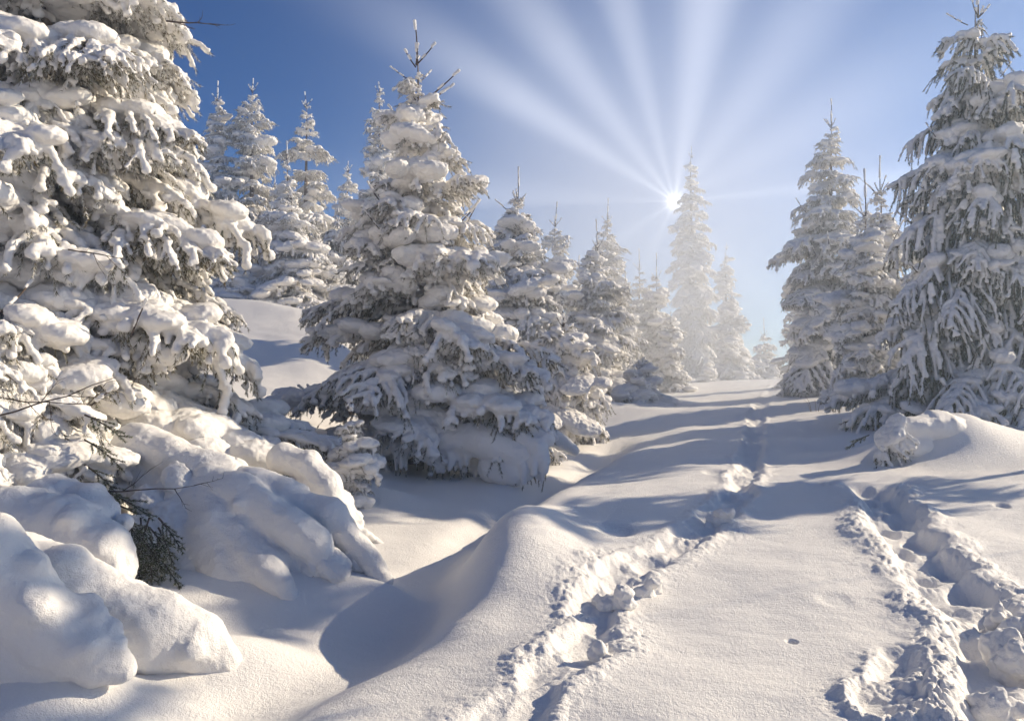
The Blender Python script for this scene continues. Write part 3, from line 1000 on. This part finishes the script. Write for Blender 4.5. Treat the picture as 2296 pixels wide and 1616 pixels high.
def fringe_fingers(lo, hi, n, D, rng, drop=0.2, r=0.045):
    """hanging snow fingers between two photograph points"""
    out, tips = [], []
    for i in range(n):
        t = (i + rng.uniform(0.2, 0.8)) / n
        p = P(lo[0] + (hi[0] - lo[0]) * t, lo[1] + (hi[1] - lo[1]) * t, D + rng.uniform(-.06, .06))
        e = p + np.array([rng.uniform(-.02, .02), rng.uniform(-.06, .02), -drop * rng.uniform(0.5, 1.2)])
        rr = r * rng.uniform(0.7, 1.2)
        out += chain([p, e], [rr * 1.25, rr * 0.6], 0.5)
        tips.append((e, np.array([rng.uniform(-.2, .2), -0.2, -1.0]), 0.09))
    return out, tips


def mound(name, label, lists, seed, voxel=0.016, fingers=(), group=None, cat='snow mound', fringe=True, noise=None, relax_n=None):
    rng = np.random.RandomState(seed)
    balls = poly_balls(lists)
    tips = []
    for lo, hi, n, D, drop, r in fingers:
        o, t = fringe_fingers(lo, hi, n, D, rng, drop, r)
        balls += o; tips += t
    if group and cat == 'snow mound':
        nb = len(balls)
        for _ in range(26):
            q = balls[rng.randint(nb)]
            a_ = rng.uniform(0, 2 * math.pi); e_ = rng.uniform(0.1, 0.9)
            if q[3] < 0.1:
                continue
            rr = q[3] * rng.uniform(0.3, 0.5)
            balls.append((q[0] + q[3] * .85 * math.cos(a_) * math.cos(e_), q[1] + q[3] * .85 * math.sin(a_) * math.cos(e_), q[2] + q[3] * .8 * math.sin(e_), rr * 1.2, rr * 1.2, rr))
    balls = np.array(balls)
    org = np.array([balls[:, 0].mean(), balls[:, 1].mean(), ground_at(balls[:, 0].mean(), balls[:, 1].mean())])
    balls[:, :3] -= org
    co, quads = shell(balls, voxel, relax_n or (14 if not fingers else 5), noise or ((0.05, 2.0), (0.018, 5.0), (0.006, 12.0), (0.004, 27.0), (0.003, 60.0)))
    me = mesh_from(name, co, quads, [M_SNOW])
    if tips and fringe:
        root = bpy.data.objects.new(name, None); C.objects.link(root); root.location = org
        tag(root, label, cat, group)
        link('snow_load', me, root)
        sp = Soup()
        segs = [(p - org - d * 0.05, p - org + d * ln) for p, d, ln in tips]
        NV, NF = needle_tris(segs, 420, 0.024, 0.005, rng); sp.add(NV, None, NF, 0)
        for a_, b_ in segs:
            V, F, T = tube(np.array([a_, b_]), [0.004, 0.002], 4); sp.add(V, F, T, 1)
        link('needle_fringe', sp.mesh('needle_fringe', [M_NEEDLE, M_TWIG]), root)
        return root
    o = link(name, me, None, org)
    tag(o, label, cat, group)
    return o


GM = 'snow-buried boughs in the left foreground'
mound('snow_mound', 'long smooth ridge of snow over a buried bough, bottom left', [
    [(20, 1290, 4.75, .26), (180, 1345, 4.75, .26), (320, 1402, 4.8, .265), (430, 1443, 4.85, .215), (498, 1482, 4.9, .14)],
    [(120, 1420, 4.85, .2), (300, 1470, 4.9, .2), (420, 1490, 4.95, .15)]], 1,
    fingers=[((455, 1492), (518, 1500), 6, 4.86, 0.07, 0.035)], group=GM)
mound('snow_mound', 'steep snow hump at the lower left corner in front of the long ridge', [
    [(-40, 1260, 4.2, .24), (40, 1330, 4.2, .23), (120, 1410, 4.2, .2), (200, 1460, 4.22, .16), (270, 1500, 4.25, .1)],
    [(-20, 1440, 4.25, .2), (100, 1480, 4.3, .2), (200, 1520, 4.3, .12)]], 2, group=GM, relax_n=12)
mound('snow_mound', 'knobbly snow-covered bough heap left of the dark hollow', [
    [(20, 1150, 5.6, .17), (90, 1165, 5.6, .2), (150, 1190, 5.6, .21), (215, 1230, 5.5, .2), (250, 1275, 5.45, .16)],
    [(110, 1110, 5.9, .14), (180, 1120, 5.9, .15), (230, 1150, 5.8, .13)],
    [(150, 1270, 5.5, .2), (230, 1310, 5.5, .17)]], 3, group=GM, relax_n=8,
    fingers=[((90, 1225), (150, 1250), 4, 5.4, 0.06, 0.035), ((250, 1150), (290, 1170), 4, 5.75, 0.08, 0.03)], noise=((0.05, 3.5), (0.018, 9.0), (0.005, 26.0), (0.003, 60.0)))
mound('snow_mound', 'big domed snow mound with drooping lobes right of the dark hollow', [
    [(440, 1110, 6.8, .2), (490, 1180, 6.5, .23), (560, 1250, 6.3, .19), (615, 1305, 6.1, .14), (645, 1335, 6.05, .10)],
    [(470, 1100, 6.8, .2), (560, 1130, 6.6, .21), (640, 1170, 6.45, .18), (700, 1220, 6.4, .165), (742, 1285, 6.35, .09)],
    [(540, 1090, 6.9, .18), (640, 1110, 6.8, .16), (730, 1160, 6.7, .135), (800, 1225, 6.6, .12), (862, 1300, 6.48, .085)],
    [(410, 1140, 6.75, .22), (425, 1220, 6.5, .25), (445, 1300, 6.35, .18), (470, 1345, 6.25, .12)],
    [(480, 1200, 6.5, .27), (530, 1290, 6.25, .19), (556, 1335, 6.12, .12)],
    [(600, 1190, 6.6, .2), (660, 1260, 6.45, .15), (690, 1300, 6.35, .10)]], 4,
    fingers=[((690, 1270), (748, 1288), 6, 6.3, 0.08, 0.035), ((770, 1245), (790, 1262), 3, 6.55, 0.08, 0.03)], group=GM)
mound('snow_mound', 'sloping snow back behind the big dome, leading up to the huge spruce', [
    [(300, 1000, 7.3, .2), (380, 1030, 7.1, .22), (450, 1065, 7.0, .24), (520, 1110, 6.85, .2)],
    [(290, 1080, 7.1, .2), (360, 1110, 7.0, .22), (440, 1120, 6.9, .2)]], 5, group=GM,
    fingers=[((395, 1095), (430, 1110), 4, 6.85, 0.08, 0.035)])
mound('snow_mound', 'curved snow-wrapped bough end drooping to the snow beside the little sapling', [
    [(640, 1030, 7.7, .14), (690, 1045, 7.6, .17), (728, 1085, 7.5, .16), (748, 1135, 7.5, .11)],
    [(690, 1090, 7.6, .15), (715, 1130, 7.55, .11)]], 6, group=GM,
    fingers=[((692, 1140), (760, 1150), 8, 7.46, 0.10, 0.035)])
mound('snow_mound', 'broad arched snow skirt with an icicle-like fringe under the broad spruce', [
    [(900, 1005, 11.15, .17), (960, 985, 11.0, .2), (1040, 985, 10.9, .22), (1110, 1000, 10.8, .24), (1160, 1020, 10.75, .23)],
    [(1100, 1050, 10.8, .2), (1150, 1060, 10.7, .18)]], 7, voxel=0.02,
    fingers=[((885, 1005), (1060, 1010), 15, 10.88, 0.24, 0.05), ((1150, 1040), (1190, 1050), 4, 10.6, 0.2, 0.045)])
mound('snow_mound', 'small hooded snow clump with dark gap, right end of the arched skirt', [
    [(1170, 985, 10.75, .16), (1200, 1000, 10.7, .16), (1214, 1030, 10.65, .12)], [(1190, 965, 10.9, .15), (1216, 985, 10.8, .13)]], 8, voxel=0.018,
    fingers=[((1172, 1030), (1226, 1035), 8, 10.62, 0.25, 0.045)])
mound('snow_mound', 'snow tail running down from the broad spruce towards the hollow', [
    [(1215, 960, 11.9, .16), (1250, 985, 11.9, .15), (1290, 1012, 11.9, .08)]], 9, voxel=0.02)


def loose_bough(name, label, at, specs, group=None, cat='bough'):
    t = bpy.data.objects.new(name, None); C.objects.link(t); t.location = at
    tag(t, label, cat, group)
    for st, ci, k, off, az, pit, roll, sc_ in specs:
        wood, snow, both = BOUGHS[st, ci][k]
        bo = link('bough', wood, t, off, (R(roll), R(-pit), R(az)), (sc_,) * 3)
        link('snow_load', snow, bo)
    return t


mound('snow_mound', 'smooth snow hump from which the bent bough hangs, left of the shaded drift', [
    [(2140, 965, 10.8, .22), (2085, 958, 10.6, .2), (2035, 955, 10.45, .17), (1990, 965, 10.35, .11)], [(2060, 1000, 10.5, .17), (2010, 1000, 10.35, .11)]], 10, voxel=0.02)
loose_bough('bent_bough', 'snow-caked bent bough drooping from the snow hump below the tallest right tree', P(2005, 950, 10.35), [
    ('pad', 0, 0, (0, 0, -.02), 205, -55, 0, 1.1), ('weep', 1, 1, (.02, -.05, -.12), 188, -28, 0, .75), ('frond', 1, 2, (.08, -.1, -.04), 235, -64, 0, .7)])
GBB = 'half-buried boughs in the left foreground'
loose_bough('buried_bough', 'half-buried snowy bough pointing right from behind the big domed mound', P(600, 1075, 7.6), [('pad', 3, 0, (0, 0, 0), -12, -26, 0, .95), ('frond', 2, 1, (.1, -.1, .0), -45, -30, 0, .9)], GBB)
loose_bough('buried_bough', 'snowy bough tip drooping over the face of the sloping snow back', P(400, 1040, 6.95), [('pad', 2, 1, (0, 0, 0), -60, -38, 0, .8), ('frond', 1, 1, (.15, 0, 0), -25, -30, 0, 1)], GBB)
loose_bough('buried_bough', 'needled bough end showing under the tip of the long smooth ridge', P(430, 1450, 4.95), [('frond', 1, 0, (0, -.02, -.02), -18, -22, 0, .75), ('frond', 1, 2, (-.08, -.1, -.03), -50, -25, 0, .6)], GBB)
loose_bough('buried_bough', 'snow-loaded bough arching down beside the right end of the dome', P(690, 1170, 6.75), [('pad', 2, 2, (0, 0, 0), -35, -35, 0, .85), ('frond', 2, 0, (.05, .05, 0), -5, -32, 0, .8)], GBB)
spruce('spruce_sapling', 'squat snow-smothered sapling at the lower end of the sunlit bank', 1425, 21, 835,
       [(850, 14), (880, 34), (910, 46), (930, 44)], 62, heavy=0.8, spacing=0.17, per=6, h0=0.06, pitch_bot=-12, pitch_top=15, leader=0.12, cat='sapling')

# blocks of snow kicked out of the trenches
GK = 'snow blocks kicked up along the trenches'
for i, (lab, u, v, D, r) in enumerate((
        ('pointed snow block standing up in the right-hand trench', 2232, 1395, 5.05, .075),
        ('upright snow block at the right border above the trench floor', 2282, 1420, 4.95, .10),
        ('largest snow block in the lower right corner of the trench', 2262, 1500, 4.45, .13),
        ('snow block by the bottom edge at the right border', 2240, 1600, 3.8, .08),
        ('rough snow block heaped in the middle of the near path', 1392, 1372, 5.3, .10),
        ('slab of snow on the right lip of the near path', 1455, 1350, 5.5, .075),
        ('small snow block in the shade at the foot of the path', 1352, 1480, 4.5, .05),
        ('snow lump on the path bend above the shaded stretch', 1612, 1165, 7.4, .09))):
    rg = np.random.RandomState(i)
    c = P(u, v, D); c[2] = max(ground_at(c[0], c[1]) - 0.02, c[2] - 0.02)
    bl = []
    for k in range(9):
        o_ = rg.normal(size=3) * r * 0.55; q = r * rg.uniform(.4, .85)
        bl.append((*o_, q, q * rg.uniform(.6, 1.1), q * rg.uniform(.6, 1.2)))
    if i == 0:
        bl += chain([(0, 0, 0), (0.02, 0, 0.13)], [.06, .02], .5)
    bl += chain([(0, 0, 0), (0, 0, -0.16)], [r * .7, r], .5)
    co, q = shell(bl, 0.010, 1, ((0.02, 9.0), (0.012, 22.0), (0.007, 50.0)))
    tag(link('snow_block', mesh_from('snow_block', co, q, [M_SNOW]), None, c), lab, 'snow block', GK)

# ------------------------------------------------------------------ bare twigs, green sprigs and stems
def sprig(name, label, starts, seed, cat, mats=None):
    rng = np.random.RandomState(seed)
    sp = Soup()
    org = np.asarray(starts[0][0], float)
    sprig_soup([(np.asarray(p) - org, d, l) for p, d, l in starts], rng, sp)
    o = link(name, sp.mesh(name, mats or [M_GREEN, M_TWIG, M_FROST]), None, org)
    return tag(o, label, cat)


sprig('green_sprig', 'bare green spruce sprig above the dark hollow between the mounds', [
    (P(215, 1095, 6.3), (1, -.2, -.2), .5), (P(240, 1150, 6.3), (1, -.1, -.4), .4),
    (P(260, 1130, 6.4), (1, 0, -.35), .5), (P(300, 1170, 6.3), (1, -.1, -.5), .35)], 1, 'sprig')
sprig('green_sprig', 'dark needled branches packed into the hollow between the mounds to darken it', [
    (P(275 + 20 * (i % 5), 1160 + 22 * (i // 5), 6.0 + .05 * (i % 3)), (.7 - .25 * (i % 4), -.35, -.5), .3) for i in range(25)], 2, 'sprig')  # needle twigs packed densely so their dark colour gives the hollow its shade
sprig('green_sprig', 'fan of green needle twigs under the low left spruce', [
    (P(190, 930 + 28 * i, 6.5), (1, -.35, -.25 - .05 * i), .42) for i in (0, 2, 4)], 3, 'sprig')
sprig('green_sprig', 'dark needled twig tip beside the bent bough', [
    (P(1948, 975, 10.1), (-1, -.2, -.3), .32), (P(1965, 1045, 10.05), (-.5, -.3, -1), .3), (P(1960, 1050, 10.05), (-.8, -.3, -.6), .28)], 4, 'sprig')


def bare(name, label, start, d, ln, seed, cat, r=0.007, gens=2, up=0.0, mat=None):
    rng = np.random.RandomState(seed)
    sp = Soup()

    def grow(p, d_, l_, r_, g):
        d_ = d_ / np.linalg.norm(d_)
        t = np.linspace(0, 1, 6)
        pts = p + t[:, None] * l_ * d_ + np.stack([0 * t, 0 * t, up * l_ * t * t], 1) + np.cumsum(rng.normal(size=(6, 3)) * 0.012 * l_, 0)
        V, F, T = tube(pts, r_ * (1.15 - 0.8 * t), 5); sp.add(V, F, T, 0)
        if g:
            for k in range(1, 6):
                if rng.random_sample() < 0.8:
                    n_ = d_ + rng.normal(size=3) * 0.55
                    grow(pts[k], n_, l_ * rng.uniform(.22, .45), r_ * 0.5, g - 1)
    grow(np.zeros(3), np.asarray(d, float), ln, r, gens)
    return tag(link(name, sp.mesh(name, [mat or M_TWIG]), None, start), label, cat)


bare('bare_twig', 'thin leafless twigs reaching in from the left border', P(-30, 935, 6.0), (1, .1, .38), .95, 1, 'twig', .007)
bare('bare_twig', 'lower leafless twig fanning out at the left border', P(-30, 880, 6.1), (1, .05, -.12), .75, 2, 'twig', .006)
bare('bare_twig', 'dark leafless branch against the sky near the top left', P(370, 48, 8.2), (1, .0, -.08), .55, 3, 'twig', .009)
bare('bare_twig', 'small bare twig sticking out of the snow right of the hollow', P(225, 1098, 5.9), (1, -.1, .08), .7, 4, 'twig', .006)
bare('bare_twig', 'rimed broken twig in the shaded drift at right', P(2200, 988, 11.4), (.35, 0, 1), .22, 5, 'twig', .006, mat=M_FROST)
bare('bare_twig', 'pair of frosted stalks left of the bent bough', P(1908, 968, 11.0), (.1, 0, 1), .16, 6, 'twig', .006, mat=M_FROST)
bare('bare_twig', 'fine dark twigs among the snow of the huge spruce', P(150, 560, 7.2), (1, -.3, -.2), .7, 7, 'twig', .006)

q_ = P(528, 818, 15.0); q_[2] = ground_at(q_[0], q_[1])
t_ = np.linspace(0, 1, 8)
V_, F_, T_ = tube(np.stack([0.01 * np.sin(4 * t_), 0 * t_, -0.1 + 0.52 * t_], 1), 0.02 - 0.004 * t_, 8)
sp_ = Soup(); sp_.add(V_, F_, T_, 0)
NV_, NF_ = needle_tris([((0, 0, 0.1), (0, 0, 0.42))], 500, .03, .008, np.random.RandomState(3)); sp_.add(NV_, None, NF_, 1)
tag(link('dead_stem', sp_.mesh('dead_stem', [M_TWIG, M_GRASS]), None, q_), 'brown dead sapling stem upright in the shaded slope snow', 'stem')

for i, (lab, u, v, D) in enumerate((('tuft of dry grass stalks in front of the medium right-hand spruce', 1868, 925, 17.5),
                                    ('thin grass stalks bending over the drift under the tallest right tree', 2060, 925, 12.8))):
    rg = np.random.RandomState(i + 40)
    sp_ = Soup(); c = P(u, v, D); c[2] = ground_at(c[0], c[1])
    for k in range(16):
        b_ = np.array([rg.uniform(-.5, .5), rg.uniform(-.2, .2), -.05]); l_ = rg.uniform(.3, .6); t = np.linspace(0, 1, 6)
        dx_ = rg.uniform(-.5, .5)
        V, F, T = tube(b_ + np.stack([dx_ * l_ * t * t, 0.1 * t * l_, l_ * t * (1 - .3 * t)], 1), 0.0045 * (1.2 - t), 4); sp_.add(V, F, T, 0)
    tag(link('dry_grass', sp_.mesh('dry_grass', [M_GRASS]), None, c), lab, 'grass tuft')

# ------------------------------------------------------------------ winter air
HAZE = 0.0047
if HAZE:
    m, n, l, b = new_mat('haze')
    n.remove(b)
    pv = n.new('ShaderNodeVolumePrincipled')
    pv.inputs['Color'].default_value = (0.64, 0.81, 1.0, 1)
    pv.inputs['Density'].default_value = HAZE
    pv.inputs['Anisotropy'].default_value = 0.68
    l.new(pv.outputs[0], n['Material Output'].inputs['Volume'])
    lo_, hi_ = np.array([-245, -245, -60.0]), np.array([245, 245, 19.0])
    vv = np.array([[(lo_, hi_)[i][0], (lo_, hi_)[j][1], (lo_, hi_)[k][2]] for i in (0, 1) for j in (0, 1) for k in (0, 1)])
    ff = np.array([[0, 1, 3, 2], [4, 6, 7, 5], [0, 4, 5, 1], [2, 3, 7, 6], [0, 2, 6, 4], [1, 5, 7, 3]])
    hz = link('haze', mesh_from('haze', vv, ff, [m], smooth=False))
    hz['kind'] = 'stuff'

    # mist egg added for the sun glow over the crest trees, thinning outwards
    m2, n2, l2, b2 = new_mat('glow_mist')
    n2.remove(b2)
    pm = n2.new('ShaderNodeVolumePrincipled')
    pm.inputs['Color'].default_value = (0.97, 0.98, 1.0, 1)
    tco = n2.new('ShaderNodeTexCoord')
    vl = n2.new('ShaderNodeVectorMath'); vl.operation = 'LENGTH'
    l2.new(tco.outputs['Object'], vl.inputs[0])
    mr = n2.new('ShaderNodeMapRange'); mr.interpolation_type = 'SMOOTHERSTEP'
    mr.inputs['From Min'].default_value = 1.0; mr.inputs['From Max'].default_value = 0.0
    mr.inputs['To Min'].default_value = 0.0; mr.inputs['To Max'].default_value = 0.034
    l2.new(vl.outputs['Value'], mr.inputs['Value'])
    l2.new(mr.outputs[0], pm.inputs['Density'])
    pm.inputs['Anisotropy'].default_value = 0.45
    l2.new(pm.outputs[0], n2['Material Output'].inputs['Volume'])
    import bmesh
    bm_ = bmesh.new(); bmesh.ops.create_icosphere(bm_, subdivisions=4, radius=1.0)
    me_ = bpy.data.meshes.new('haze'); bm_.to_mesh(me_); bm_.free()
    me_.materials.append(m2)
    hz2 = link('haze', me_, None, (5.2, 33.0, 4.5), None, (16.0, 22.0, 11.5))
    hz2['kind'] = 'stuff'
